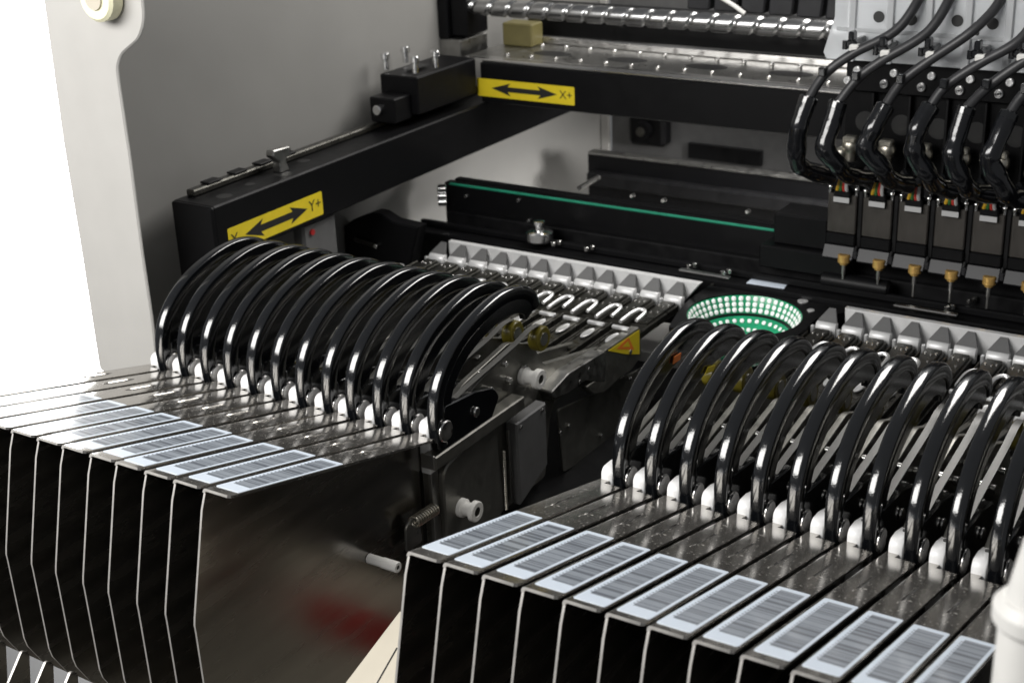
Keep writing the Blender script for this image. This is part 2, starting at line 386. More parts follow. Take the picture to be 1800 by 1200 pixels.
def make_feeder():
    t = thing('tape_feeder', '', 'feeder', (0, 0, 0), GROUP)
    # bent sheet cover: side plate plus rolled top flange
    poly = [(F0[0]+.03, F0[1]-.1), (-8.72, 1.75), (-9.42, -.9), (-9.46, -1.1), (-9.45, -1.3), (-9.42, -3.8), (-9.36, -4.1), (-9.0, -4.8), (-8.2, -5.7), (-6.2, -6.25), (-4.2, -6.1), (-2.8, -5.65), (-1.5, -5.3), (-.2, -4.9), (-.08, -3.4), (F1[0], F1[1]-.1)]
    b = MB(); b.prism(poly, 0, .058, 0, 0, side=1)
    sect = [(0, -.12), (.012, -.06), (.04, -.015), (.1, 0), (.9, 0)]
    inn = [(.9, -.07), (.13, -.07), (.09, -.085), (.075, -.12)]
    sec = sect+inn; n = len(sec)
    def ring(s, sec): return [onflange(x, s, h) for x, h in sec]
    s_end = LEN-.42
    # rounded free corner at the front: narrow the flange over the first .12
    R = [ring(0, [(min(x, .80), h) for x, h in sec]), ring(.05, [(min(x, .88), h) for x, h in sec]), ring(.14, sec), ring(s_end-.14, sec), ring(s_end-.04, [(min(x, .86), h) for x, h in sec]), ring(s_end, [(min(x, .72), h) for x, h in sec])]
    vs = [p for r in R for p in r]
    b.add(vs, [[i*n+k, i*n+(k+1) % n, (i+1)*n+(k+1) % n, (i+1)*n+k] for i in range(len(R)-1) for k in range(n)], 2)
    b.add(R[0], [list(range(n))], 1); b.add(R[-1], [list(range(n))[::-1]], 1)
    sec2 = [(min(x, .36), h) for x, h in sec]
    R = [ring(s_end+.001, sec2), ring(LEN+.02, sec2)]
    b.add(R[0]+R[1], [[k, (k+1) % n, n+(k+1) % n, n+k] for k in range(n)], 2); b.add(R[1], [list(range(n))[::-1]], 1)
    cov = part(t, 'cover', b, ['plate', 'edge', 'flange'], ang=40)
    # pressed slit on the flange
    b = MB(); s0 = LEN-3.4
    vs = []
    for q in range(9):
        s = s0+1.3*q/8; h = .028*math.sin(math.pi*q/8)**.5 if 0 < q < 8 else 0
        vs += [onflange(.40, s, .001), onflange(.425, s, .004+h), onflange(.45, s, .001)]
    b.add(vs, [[i*3+k, i*3+k+1, i*3+3+k+1, i*3+3+k] for i in range(8) for k in (0, 1)]); part(cov, 'pressed_rib', b, 'flange')
    b = MB(); vs = []
    for x, s in ((.45, s0+.05), (.452, s0+.05), (.474, s0+.1), (.474, s0+1.2), (.452, s0+1.25)): vs.append(onflange(x, s, .003))
    b.add(vs, [[0, 1, 2, 3, 4]]); part(cov, 'slit', b, 'ink')
    # label
    def sheet(x0, x1, s0, s1, h, r=0):
        m = MB(); p = [(x0, s0), (x1, s0), (x1, s1), (x0, s1)]
        if r: p = rnd(p, r, 3)
        top = [onflange(x, s, h) for x, s in p]; k = len(p)
        bot = [onflange(x, s, .001) for x, s in p]
        m.add(top+bot, [list(range(k))]+[[i, (i+1) % k, k+(i+1) % k, k+i] for i in range(k)]); return m
    lab = part(t, 'barcode_label', sheet(.10, .865, .32, 4.35, .008, .06), 'paper')
    m = sheet(.245, .79, .80, 4.15, .011); part(lab, 'printed_field', m, 'field')
    m = bars_mb(3)
    part(lab, 'barcode', m, 'bars')['kind'] = 'stuff'
    # body
    body = rnd([(0, .05), (0, -4.2), (.6, -4.4), (6.5, -4.3), (6.9, -2.4), (7.3, -1.6), (15.6, -1.75), (15.6, -1.22), (10.4, -1.0), (6.6, -.2), (6.0, .75), (4.6, 1.3), (2.0, .9), (.5, .2)], .2, 3)
    b = MB(); b.prism(body, .14, .34, 0, bev=.02); part(t, 'body_plate', b, 'body')
    # nose: rounded aluminium block, column below
    nose = [(-.02, -1.2)]+[(-.02, .12)]+[(.20-.22*math.cos(a), .22+.24*math.sin(a)) for a in [math.pi*i/16 for i in range(1, 9)]]+[(.5, .46), (.9, .36), (1.5, .05), (1.5, -.2), (.3, -.3), (.3, -1.2)]
    b = MB(); b.prism(nose, .09, .45, 0, bev=.03); no = part(t, 'nose_block', b, 'whitealu', ang=50)
    b = MB(); b.cyl((.30, .60, .30), (.30, .60, .47), .07, 12); part(no, 'nose_hole', b, 'ink')
    b = MB(); b.prism(rnd([(.0, -1.2), (.0, -4.3), (.35, -4.3), (.35, -1.2)], .04), .12, .44, 0, bev=.02); part(t, 'front_post', b, 'steel')
    # handle
    outer = [(-.0, -.36), (-.09, .2), (-.11, .75), (-.02, 1.3), (.26, 1.84), (.75, 2.36), (1.45, 2.81), (2.3, 3.12), (3.15, 3.31), (3.89, 3.36), (4.6, 3.27), (5.2, 3.05), (5.62, 2.72), (5.8, 2.35)]
    web = rrect(.52, .78, .3, .88, .03, 2)
    b = MB(); b.sweepx(outer, web); hd = part(t, 'handle', b, 'blackgloss', ang=60)
    b = MB(); b.sweepx(outer, [(.645+.18*math.cos(math.radians(a)), .08-.08*math.sin(math.radians(a))) for a in range(0, 181, 15)]+[(.465, .10), (.465, .36), (.49, .42), (.80, .42), (.825, .36), (.825, .10)], sub=10); part(hd, 'handle_rim', b, 'blackgloss', ang=60)
    b = MB(); b.prism(rnd([(.2, -.5), (.35, .95), (1.2, .85), (1.96, .78), (3.0, .5), (3.3, .1), (2.6, -.7), (1.2, -.95)], .2), .52, .80, 0, bev=.04); ar = part(t, 'handle_arm', b, 'blackgloss')
    b = MB(); b.cyl((.80, 1.9, .14), (.90, 1.9, .14), .16, 16, bev=.03); part(ar, 'screw', b, 'screw')
    b = MB(); b.cyl((.83, .28, .2), (.91, .28, .2), .33, 28, bev=.03); part(t, 'pivot_pin', b, 'brushed')
    # inner latch post seen behind the handle
    b = MB(); b.tube([(.62, .55, .3), (.62, .5, .9), (.62, .75, 1.3)], .06, 8); part(hd, 'latch_pin', b, 'blackgloss')
    # cover films over the peel roller
    b = MB(); b.ribbon([(.55, .75), (1.9, .98), (3.4, 1.18), (4.6, 1.35), (5.4, 1.52), (5.95, 1.50)], .50, .70); part(t, 'cover_film', b, 'film')
    b = MB(); b.ribbon([(1.5, .62), (2.4, .90), (3.6, 1.12), (4.4, 1.27)], .54, .66, .03); part(t, 'cover_film', b, 'film')
    b = MB(); b.cyl((.42, 5.95, 1.02), (.8, 5.95, 1.02), .42, 24, bev=.04); ro = part(t, 'peel_roller', b, 'yellowplastic')
    b = MB(); b.cyl((.79, 5.95, 1.02), (.82, 5.95, 1.02), .22, 18); part(ro, 'roller_hub', b, 'steel')
    # clutter of pins and posts on the body behind the films
    b = MB()
    for y, z, r in ((3.3, .2, .12), (4.2, .75, .1), (4.4, .1, .12), (2.9, .95, .09), (5.3, .2, .1)): b.cyl((.34, y, z), (.5, y, z), r, 12, bev=.02)
    many(t, 'body_pin', b, 'screw')
    # tape guide at the rear
    b = MB(); b.box(.10, .82, 6.4, 15.55, -1.4, -1.10, bev=.03); b.box(.10, .16, 6.8, 14.9, -1.14, -.92, bev=.02)
    b.box(.70, .78, 7.0, 12.4, -1.14, -.86, bev=.02); g = part(t, 'tape_guide', b, 'guide')
    b = MB(); b.box(.2, .74, 13.2, 15.5, -1.10, -1.0, bev=.02); b.box(.18, .68, 9.8, 11.2, -1.13, -.97, bev=.03); many(g, 'cover_plate', b, 'guide')
    b = MB()
    for x, y, r in ((.3, 15.0, .05), (.52, 14.9, .04), (.66, 15.05, .055), (.36, 14.2, .04), (.6, 14.3, .05), (.3, 13.5, .04)): b.cyl((x, y, -1.01), (x, y, -.96), r, 10, bev=.01)
    many(g, 'guide_screw', b, 'screw')
    b = MB(); b.tube([(.16, 12.2, -.70), (.17, 13.0, -.66), (.30, 13.35, -.62), (.50, 13.4, -.62), (.62, 13.15, -.64), (.63, 12.55, -.7)], .07, 8, sub=5); part(t, 'wire_hook', b, 'alu')
    b = MB(); b.box(.06, .74, 11.70, 11.84, -.82, -.68, bev=.03); part(t, 'cross_bar', b, 'alu')
    b = MB(); b.prism(ell(.15, .45, 20, .42, 11.1), -.92, -.86, 2, bev=.015); part(t, 'spring_tongue', b, 'alu')
    # end clip
    b = MB(); b.prism([(15.72, -1.4), (15.66, -1.16), (15.67, -1.02), (15.72, -.92), (15.80, -.87), (15.9, -.86), (16.0, -.9), (16.0, -1.4)], .12, .86, 0, bev=.015); ec = part(t, 'end_clip', b, 'clipalu', ang=50)
    tr = [(.12, 15.84, -.86), (.86, 15.84, -.86), (.64, 16.28, -.47), (.40, 16.28, -.47)]
    b = MB(); b.add(tr+[(x, y+.08, z-.04) for x, y, z in tr], [[0, 1, 2, 3], [7, 6, 5, 4], [0, 4, 5, 1], [1, 5, 6, 2], [2, 6, 7, 3], [3, 7, 4, 0]]); part(ec, 'clip_ramp', b, 'greysteel')
    b = MB(); b.box(-.04, .08, 15.62, 15.76, -1.6, -1.0, bev=.02); part(ec, 'clip_leg', b, 'alu')
    return t
proto = make_feeder()
ords = ['first', 'second', 'third', 'fourth', 'fifth', 'sixth', 'seventh', 'eighth', 'ninth', 'tenth', 'eleventh', 'twelfth']
Fpx = {4: 10, 5: 57, 6: 107, 7: 160, 8: 198, 9: 252, 10: 308, 11: 357}
jit = {7: .04, 8: -.04, 9: -.01}
feeders = []
for bank in (0, 1):
    for i in range(12):
        o = proto if (bank, i) == (0, 0) else copy_tree(proto)
        x = (i if bank == 0 else NB+i)+(jit.get(i, 0) if bank == 0 else random.uniform(-.03, .03))
        o.location = Vector((x, 0, 0))*S
        if i != 11: o.rotation_euler.z = random.uniform(-.003, .003)
        if bank == 0:
            o['label'] = ('steel tape feeder showing its wide polished side plate and white tube' if i == 11 else
                          f'steel tape feeder with black loop handle, {ords[i]} from the hood end of the left row')
        else:
            o['label'] = ('steel tape feeder with black loop handle cut by the right frame edge' if i == 11 else
                          f'steel tape feeder with white barcode label, {ords[i]} from the gap in the right row')
        for ch in o.children:
            if ch.name.startswith('barcode_label'): ch.location = Vector((random.uniform(-.01, .012), D.x*(q := random.uniform(-.12, .12)), D.y*q))*S; ch.rotation_euler.z = random.uniform(-.004, .004)
        feeders.append(o)
variants = [bars_mb(k).mesh('barcode', 'bars') for k in range(4, 12)]
for k, f in enumerate(feeders[1:]):
    for ch in f.children:
        if ch.name.startswith('barcode_label'):
            for g in ch.children:
                if g.name.startswith('barcode'): g.data = variants[k % 8]
# fittings that show only on the outermost feeder of the left row
t = feeders[11]; X = 11
b = MB(); c = at(660, 985, 0, X+.6)
c = at(672, 988, 0, X+.55); b.lathe((X+.075, c.y, c.z), (X+1.12, c.y, c.z), [(0, .15), (.5, .15), (.5, .165), (.98, .165), (1, .15), (1, .07), (.95, .07)], 24); so = part(t, 'standoff_tube', b, 'whiteplastic')
b = MB(); b.cyl((X+1.06, c.y, c.z), (X+1.10, c.y, c.z), .08, 12); part(so, 'tube_bore', b, 'ink')
# spring on a hook
b = MB(); p0 = at(727, 918, 0, X+.5); p1 = at(765, 893, 0, X+.5)
ax = (p1-p0); L = ax.length; q = ax.to_track_quat('Z', 'Y'); pts = []
for k in range(10*12+1):
    a = 2*math.pi*k/12; pts.append(p0+ax*(k/(10*12))+q @ Vector((.17*math.cos(a), .17*math.sin(a), 0)))
b.tube(pts, .034, 6, sub=0); part(t, 'spring', b, 'silverfit')
b = MB(); b.prism(rnd([(-1.35, -3.2), (-1.3, -2.35), (-.9, -2.15), (-.6, -2.6), (-.55, -3.2)], .15), X+.3, X+.38, 0, bev=.02); part(t, 'spring_bracket', b, 'steel')
# lower body casting with rounded shoulder
b = MB(); b.prism(rnd([(.35, -1.15), (1.6, -.95), (3.3, -.75), (3.5, -4.2), (.35, -4.3)], .45, 6), X+.36, X+.62, 0, bev=.05); lb = part(t, 'side_casting', b, 'body')
b = MB(); b.cyl((X+.60, 1.0, -3.9), (X+.64, 1.0, -3.9), .2, 16); part(lb, 'casting_hole', b, 'ink')
# horizontal rail
b = MB(); b.box(X+.36, X+.86, -.3, 4.6, -.86, -.42, bev=.04); rl = part(t, 'side_rail', b, 'body')
b = MB(); b.box(X+.36, X+.84, -.36, -.28, -.82, -.36, bev=.03); part(rl, 'rail_end', b, 'steel')
def roller(cpx, x0, ln, name='flanged_roller'):
    c = at(*cpx, 0, x0+ln*.6); b = MB()
    b.lathe((x0, c.y, c.z), (x0+ln, c.y, c.z), [(0, .30), (.22, .30), (.30, .22), (.66, .22), (.74, .33), (.96, .33), (1, .30), (1, .16), (.93, .15)], 28)
    r = part(t, name, b, 'whiteplastic'); b = MB(); b.cyl((x0+ln*.85, c.y, c.z), (x0+ln*.96, c.y, c.z), .16, 16); part(r, 'roller_screw', b, 'guide'); return c
roller((938, 664), X+.36, .72); roller((828, 896), X+.62, .62)
c = at(957, 604, 0, X+.7)
# grey connector box
p0 = at(905, 745, 0, X+.75); p1 = at(963, 840, 0, X+.75)
b = MB(); b.prism([(p0.y, p0.z), (p1.y-.05, p0.z+.02), (p1.y-.05, p1.z+.55), (p0.y+.1, p1.z-.15)], X+.36, X+.8, 0, bev=.05); bx = part(t, 'grey_box', b, 'greysteel')
b = MB()
for y, z in ((p0.y+.25, p0.z-.2), (p1.y-.3, p0.z-.15)): b.cyl((X+.79, y, z), (X+.84, y, z), .07, 10, bev=.015)
many(bx, 'box_screw', b, 'screw')
# thin vertical rack and pins between casting and box
p0 = at(885, 792, 0, X+.6); p1 = at(888, 897, 0, X+.6)
b = MB()
b.lathe((X+.6, p0.y, p1.z), (X+.6, p0.y, p0.z), [(k/52, .07 if k % 2 else .045) for k in range(53)], 10); part(t, 'coil_rod', b, 'silverfit')
b = MB(); b.box(X+.4, X+.52, p0.y+.45, p0.y+.6, p1.z, p0.z+.5, bev=.02); part(t, 'vertical_strip', b, 'steel')
# rear bracket with the yellow warning sticker
def PX(l, x): return [(p.y, p.z) for p in (at(u, v, 0, x) for u, v in l)]
pl = PX([(968, 690), (1000, 655), (1062, 617), (1066, 640), (1063, 672), (1030, 668), (1000, 690), (975, 700)], X+.84)
b = MB(); b.prism(rnd(pl, .12), X+.3, X+.84, 0, bev=.03); part(t, 'rear_bracket', b, 'steel')
pl = PX([(1063, 615), (1124, 574), (1128, 625), (1110, 650), (1085, 668), (1062, 690), (1045, 692), (1030, 680), (1058, 660)], X+.84)
b = MB(); b.prism(rnd(pl, .1), X+.5, X+.835, 0, bev=.03); rp = part(t, 'rear_plate', b, 'body')
pl = PX([(1067, 616), (1122, 579), (1122, 622), (1100, 622)], X+.81)
b = MB(); b.prism(pl, X+.836, X+.848, 0); ws = part(t, 'warning_sticker', b, 'yellow', 'yellow sticker with an orange warning triangle')
pl = PX([(1082, 613), (1103, 592), (1113, 614)], X+.82); b = MB(); b.prism(pl, X+.8485, X+.852, 0); ws2 = part(ws, 'warning_triangle', b, 'orange')
pl = PX([(1092, 609), (1102, 599), (1106, 609)], X+.82); b = MB(); b.prism(pl, X+.8525, X+.855, 0); part(ws, 'warning_mark', b, 'yellow')
c = at(1106, 618, 0, X+.82); b = MB(); b.cyl((X+.845, c.y, c.z), (X+.89, c.y, c.z), .1, 14, bev=.02); part(t, 'sticker_screw', b, 'screw')
pl = PX([(980, 720), (1050, 690), (1085, 668), (1140, 640), (1150, 700), (1040, 800), (990, 830)], X+.5)
b = MB(); b.prism(rnd(pl, .15), X+.42, X+.5, 0, bev=.02); sp = part(t, 'lower_side_plate', b, 'body')
b = MB()
for u, v in ((1057, 765), (1000, 748), (1095, 663), (985, 760), (1022, 646), (1006, 668)):
    c = at(u, v, 0, X+.55); b.cyl((X+.49, c.y, c.z), (X+(.58 if v > 700 else .86), c.y, c.z), .08, 10, bev=.02)
many(t, 'side_screw', b, 'screw')

for f, px_, m_ in ((feeders[12], ((1184, 640), (1186, 627), (1198, 620), (1196, 632)), 'orange'), (feeders[13], ((1240, 658), (1246, 645), (1258, 642), (1254, 652)), 'yellow')):
    X_ = f.location.x/S+.85; b = MB(); b.prism(PX(px_, X_), X_-.03, X_, 0); part(f, 'side_tag', b, m_)
# white locating bars behind the clips
def bar(x0, x1, cutL, cutR, label):
    b = MB(); b.prism([(x0, -.42), (x1, -.42), (x1-cutR, -1.3), (x0+cutL, -1.3)], 16.34, 16.6, 1, bev=.02)
    solo('locating_bar', b, 'clipalu', label, 'metal bar', loc=((x0+x1)/2, 16.45, -1.3))
bar(.75, 12.35, 0, .7, 'white metal locating bar behind the clips of the left feeder row')
bar(18.05, 29.5, .05, 0, 'white metal locating bar behind the clips of the right feeder row')

# ------------------------------------------------------------------ vision camera with ring light
RC = Vector((14.5, 15.6, -1.0)); RR = 2.12
t = thing('inspection_camera', 'round white and green LED ring light sunk in a black plate between the feeder rows', 'camera light', (RC.x, RC.y, -3.4))
b = MB(); n = 64
out = rnd([(12.35, 11.6), (17.0, 11.6), (17.05, 13.6), (17.75, 16.3), (17.9, 16.75), (12.6, 16.75), (12.1, 16.0), (12.0, 14)], .15, 3)
out = rnd([(12.6, 13.2), (17.0, 13.2), (17.0, 16.4), (17.95, 17.85), (12.05, 17.85), (12.02, 16.0), (12.25, 14.6)], .12, 3)
# plate with a round opening: stitch outline to circle by angle
def ray(a):
    d = Vector((math.cos(a), math.sin(a))); best = 99
    for i in range(len(out)):
        p = Vector(out[i])-RC.xy; q = Vector(out[(i+1) % len(out)])-RC.xy; e = q-p
        den = d.x*e.y-d.y*e.x
        if abs(den) < 1e-9: continue
        tt = (p.x*e.y-p.y*e.x)/den; uu = (p.x*d.y-p.y*d.x)/den
        if tt > 0 and -1e-6 <= uu <= 1+1e-6: best = min(best, tt)
    return RC.xy+d*best
angs = sorted(set([2*math.pi*k/n for k in range(n)]+[math.atan2(p[1]-RC.y, p[0]-RC.x) % (2*math.pi) for p in out]))
n = len(angs); vs = []
for a in angs:
    o_ = ray(a); c_ = RC.xy+Vector((math.cos(a), math.sin(a)))*RR
    vs += [(*o_, -1.02), (*c_, -1.02), (*o_, -1.3), (*c_, -1.3)]
b.add(vs, [f for i in range(n) for j in ((i+1) % n,) for f in ([i*4, j*4, j*4+1, i*4+1], [i*4+1, j*4+1, j*4+3, i*4+3], [i*4, i*4+2, j*4+2, j*4])]); part(t, 'plate', b, 'blackmatte')
def cone(r0, z0, r1, z1, seg=64):
    m = MB(); m.lathe((RC.x, RC.y, 0), (RC.x, RC.y, 1), [(z0, r0), (z1, r1), (z1-.06, r1+.02), (z0-.06, r0+.06)], seg, cap=False); return m
u1 = part(t, 'upper_led_ring', cone(RR-.02, -1.06, 1.78, -1.68), 'pcb', ang=60)
u2_ = part(t, 'lower_led_ring', cone(1.70, -1.74, .9, -2.6), 'pcb', ang=60)
b = MB(); b.lathe((RC.x, RC.y, -1.76), (RC.x, RC.y, -1.67), [(0, 1.69), (0, 1.81), (1, 1.81), (1, 1.69), (0, 1.69)], 64, cap=False); part(t, 'ring_seam', b, 'blackdeep')
b = MB(); b.cyl((RC.x, RC.y, -3.4), (RC.x, RC.y, -2.8), .8, 32); part(t, 'lens_barrel', b, 'blackgloss')
# individual LEDs: the first 300 as parts sharing one mesh per ring, aligned to the cone
def leds(parent, r0, z0, r1, z1, rows, cnt, rad):
    global led_n
    m = MB(); m.prism(rnd([(-rad, -rad*1.05), (rad, -rad*1.05), (rad, rad*1.05), (-rad, rad*1.05)], rad*.8, 2), 0, .06, 2, bev=.03)
    me = m.mesh('led', 'led', ang=60)
    sl = math.atan2(z0-z1, r0-r1)
    for q in range(rows):
        f = (q+.6)/(rows+.2); r = r0+(r1-r0)*f; z = z0+(z1-z0)*f
        for k in range(cnt):
            a = 2*math.pi*k/cnt
            nx = Vector((-math.sin(sl)*math.cos(a), -math.sin(sl)*math.sin(a), math.cos(sl)))
            o = bpy.data.objects.new('led', me); COL.objects.link(o); o.parent = parent
            o.location = (Vector((RC.x+r*math.cos(a), RC.y+r*math.sin(a), z))-rootloc(parent))*S
            tg = Vector((-math.sin(a), math.cos(a), 0)); o.rotation_euler = Matrix((tg, nx.cross(tg), nx)).transposed().to_euler()
leds(u1, RR-.02, -1.06, 1.78, -1.68, 3, 46, .088); leds(u2_, 1.70, -1.74, .9, -2.6, 3, 34, .078)
b = MB(); c = at(1411, 529, 2, -1.0); b.cyl((c.x, c.y, -1.02), (c.x, c.y, -.99), .2, 20); c = at(1425, 545, 2, -1.0); b.cyl((c.x, c.y, -1.02), (c.x, c.y, -.99), .14, 20)
many(t, 'plate_plug', b, 'alu')
b = MB()
for u, v in ((1252, 500), (1325, 588)): c = at(u, v, 2, -1); b.cyl((c.x, c.y, -1.02), (c.x, c.y, -.98), .07, 10)
many(t, 'plate_screw', b, 'guide')
c = at(1350, 495, 2, -.81); b = MB(); p = [at(u, v, 2, -.81) for u, v in ((1312, 497), (1330, 483), (1345, 488), (1352, 491), (1390, 492), (1378, 507))]
b.prism([(q.x, q.y) for q in p], -.828, -.81, 2); solo('paper_tag', b, 'paper', 'small pale blue paper tag lying on the black rail behind the ring light', 'tag', loc=(c.x, c.y, -.82))

# ------------------------------------------------------------------ conveyor rails behind
t = thing('front_rail', 'black front conveyor rail with a round chrome knob and screws behind the feeder clips', 'rail', (8, 17.5, -3))
b = MB(); b.box(-2.6, 32, 17.95, 18.9, -3, -.83, bev=.05); part(t, 'rail_body', b, 'blackmatte')
b = MB(); b.box(-2.4, 32, 18.62, 18.89, -.83, -.55, bev=.06); part(t, 'rail_lip', b, 'blackmatte')
b = MB(); c = at(948, 402, 1, 18.45); b.lathe((c.x, c.y, c.z-.55), (c.x, c.y, c.z+.35), [(0, .5), (.1, .58), (.45, .58), (.52, .45), (.55, .2), (.8, .2), (.83, .26), (.97, .26), (1, .2)], 12); part(t, 'knob', b, 'bright')
b = MB()
for u, v in ((975, 427), (1033, 436), (1213, 467), (1273, 478), (1705, 527), (1666, 540)):
    c = at(u, v, 2, -.5); b.cyl((c.x, c.y-.1, -.6), (c.x, c.y-.1, -.42), .1, 10, bev=.02); b.cyl((c.x+.12, c.y+.18, -.6), (c.x+.12, c.y+.18, -.42), .1, 10, bev=.02)
many(t, 'rail_screw', b, 'screw')
b = MB()
for u0, v0, u1_, v1_ in ((1195, 473, 1285, 486), (1572, 535, 1685, 551)):
    a_ = at(u0, v0, 2, -.5); c_ = at(u1_, v1_, 2, -.5); b.box(a_.x, c_.x, a_.y-.12, a_.y+.12, -.545, -.47, bev=.02)
many(t, 'rail_clamp', b, 'brushed')
t = thing('rail_end_block', 'black end block with a small bright screw left of the front rail', 'bracket', (-3, 14.5, -2))
P = [at(u, v, 1, 15.2) for u, v in ((604, 398), (622, 385), (655, 374), (668, 376), (690, 390), (735, 400), (720, 470), (606, 462))]
b = MB(); b.prism([(p.x, p.z) for p in P], 15.2, 15.9, 1, bev=.06); part(t, 'block', b, 'blackmatte')
c = at(662, 432, 1, 15.1); b = MB(); b.cyl((c.x, 15.0, c.z), (c.x, 15.25, c.z), .1, 12, bev=.02); part(t, 'screw', b, 'screw')
a_ = at(625, 420, 1, 15.15); b = MB(); b.cyl((a_.x, 15.1, c.z+.12), (c.x-.15, 15.1, c.z), .09, 10); part(t, 'shaft', b, 'guide')
t = thing('belt_conveyor', 'black conveyor rail carrying a narrow green belt across the machine', 'conveyor', (6, 20, -3))
YB = 20.0
p = at(780, 318, 1, YB); q = at(1380, 400, 1, YB)
b = MB(); b.box(p.x, 33, YB, YB+.5, -2.4, p.z-.05, bev=.05); b.box(p.x+.2, 33, YB+.5, YB+.95, p.z-.5, p.z, bev=.05); part(t, 'rail_body', b, 'blackmatte')
b = MB(); b.box(p.x+.3, 33, YB-.35, YB-.01, -2.4, -.35, bev=.05); part(t, 'lower_rail', b, 'blackdeep')
gz = at(1150, 374, 1, YB).z
b = MB(); b.box(p.x+.35, at(1386, 408, 1, YB).x, YB-.1, YB-.012, gz-.05, gz+.06, bev=.03); part(t, 'green_belt', b, 'green')
b = MB()
for z in (p.z-.28, p.z-.62, p.z-.9): b.cyl((p.x-.12, YB-.35, z), (p.x+.25, YB-.15, z), .2, 16, bev=.04)
many(t, 'belt_pulley', b, 'bright')
b = MB()
for u, v in ((912, 352), (820, 345), (1110, 345), (1165, 353), (1313, 373), (1368, 381), (870, 395), (930, 388)):
    c = at(u, v, 1, YB-.02); b.cyl((c.x, YB-.12 if v > 384 or u < 1000 else YB-.05, c.z), (c.x, YB+.2, c.z), .09, 10, bev=.02)
many(t, 'rail_screw', b, 'screw')
c0 = at(1018, 331, 1, 22); c1 = at(1052, 312, 1, 24)
b = MB(); b.tube([c0, c1], .12, 8, sub=0); solo('support_pin', b, 'steel', 'short pale rod slanting up behind the green belt conveyor', 'rod', loc=c0)
t = thing('rear_conveyor', 'dark rear conveyor rail with grey top edge under the cross beam', 'conveyor', (8, 31, -4))
p = at(1032, 266, 1, 31)
b = MB(); b.box(p.x, 34, 31, 31.6, -4.1, p.z-.1, bev=.08); b.box(p.x+.2, 34, 31.7, 32.6, -4.1, p.z-.3); part(t, 'rail_body', b, 'blackmatte')
b = MB(); b.box(p.x+.1, 34, 30.9, 31.5, p.z-.12, p.z+.02, bev=.03); part(t, 'rail_edge', b, 'steel')
b = MB(); b.box(p.x+.3, 34, 30.3, 30.98, -1.9, -1.2, bev=.1); part(t, 'guide_strip', b, 'blackdeep')

# ------------------------------------------------------------------ long beam at the left with its sticker
t = thing('travel_beam', 'long black beam running back along the grey side wall with a yellow arrow sticker', 'beam', (-2, 12, 1.9))
b = MB(); b.box(-3.0, -1.0, 4.8, 37.5, 1.98, 4.05, bev=.06); part(t, 'beam_body', b, 'blackmatte')
b = MB(); b.box(-3.0, -1.02, 4.7, 5.2, .0, 4.03, bev=.06); part(t, 'front_cap', b, 'blackmatte')
b = MB(); b.box(-2.9, -2.5, 5.4, 37, 4.05, 4.3, bev=.05); part(t, 'linear_rail', b, 'guide')
b = MB()
for x, y, r in ((-1.6, 6.0, .3), (-1.8, 7.6, .2), (-1.6, 9.2, .35), (-2.1, 11, .25)): b.cyl((x, y, 4.04), (x, y, 4.056), r, 20)
many(t, 'top_hole', b, 'ink')
b = MB()
for y in (6.2, 7.6, 9.0, 10.4): b.box(-2.95, -2.5, y, y+.7, 4.3, 4.38, bev=.02)
many(t, 'rail_stop', b, 'blackdeep')
c = at(492, 285, 0, -1.9); b = MB(); b.prism(rnd([(c.y-.25, 4.06), (c.y-.2, 4.5), (c.y-.55, 4.75), (c.y-.5, 5.0), (c.y+.45, 4.95), (c.y+.5, 4.8), (c.y+.15, 4.5), (c.y+.3, 4.06)], .08), -2.1, -1.7, 0, bev=.04); part(t, 'rail_bracket', b, 'steel')
# sticker on the beam's right face
y0, y1, z0, z1 = 5.35, 10.6, 2.16, 3.08
b = MB(); b.prism(rnd([(y0, z0), (y1, z0), (y1, z1), (y0, z1)], .06), -.999, -.985, 0); st = part(t, 'arrow_sticker', b, 'yellow')
def arrow(m, a0, a1, zc, h, th, val, axis):
    L = 1.0; P = [(a0, zc), (a0+L, zc+h), (a0+L*.85, zc+th), (a1-L*.85, zc+th), (a1-L, zc+h), (a1, zc), (a1-L, zc-h), (a1-L*.85, zc-th), (a0+L*.85, zc-th), (a0+L, zc-h)]
    m.prism(P, val, val+.006*(-1 if axis == 1 else 1), axis)
b = MB(); arrow(b, 6.2, 9.7, 2.62, .33, .13, -.984, 0); part(st, 'double_arrow', b, 'ink')
text(st, 'letters', 'Y+', .62, (-.978, 10.15, 2.64), (0, 1, 0), (0, 0, 1)); text(st, 'letters', 'Y-', .62, (-.978, 5.75, 2.6), (0, 1, 0), (0, 0, 1))
# dark things under the beam
b = MB(); p = at(560, 415, 0, -1.6); b.box(-1.9, -1.3, p.y-1.2, p.y+.8, -4, 1.9, bev=.1); bp_ = solo('beam_post', b, 'greysteel', 'grey post under the long beam beside the yellow arrow sticker', 'post', loc=(-1.6, p.y, -4))
b = MB(); c = at(548, 408, 0, -1.29); b.cyl((-1.3, c.y, c.z), (-1.22, c.y, c.z), .12, 12); part(bp_, 'red_button', b, 'red')

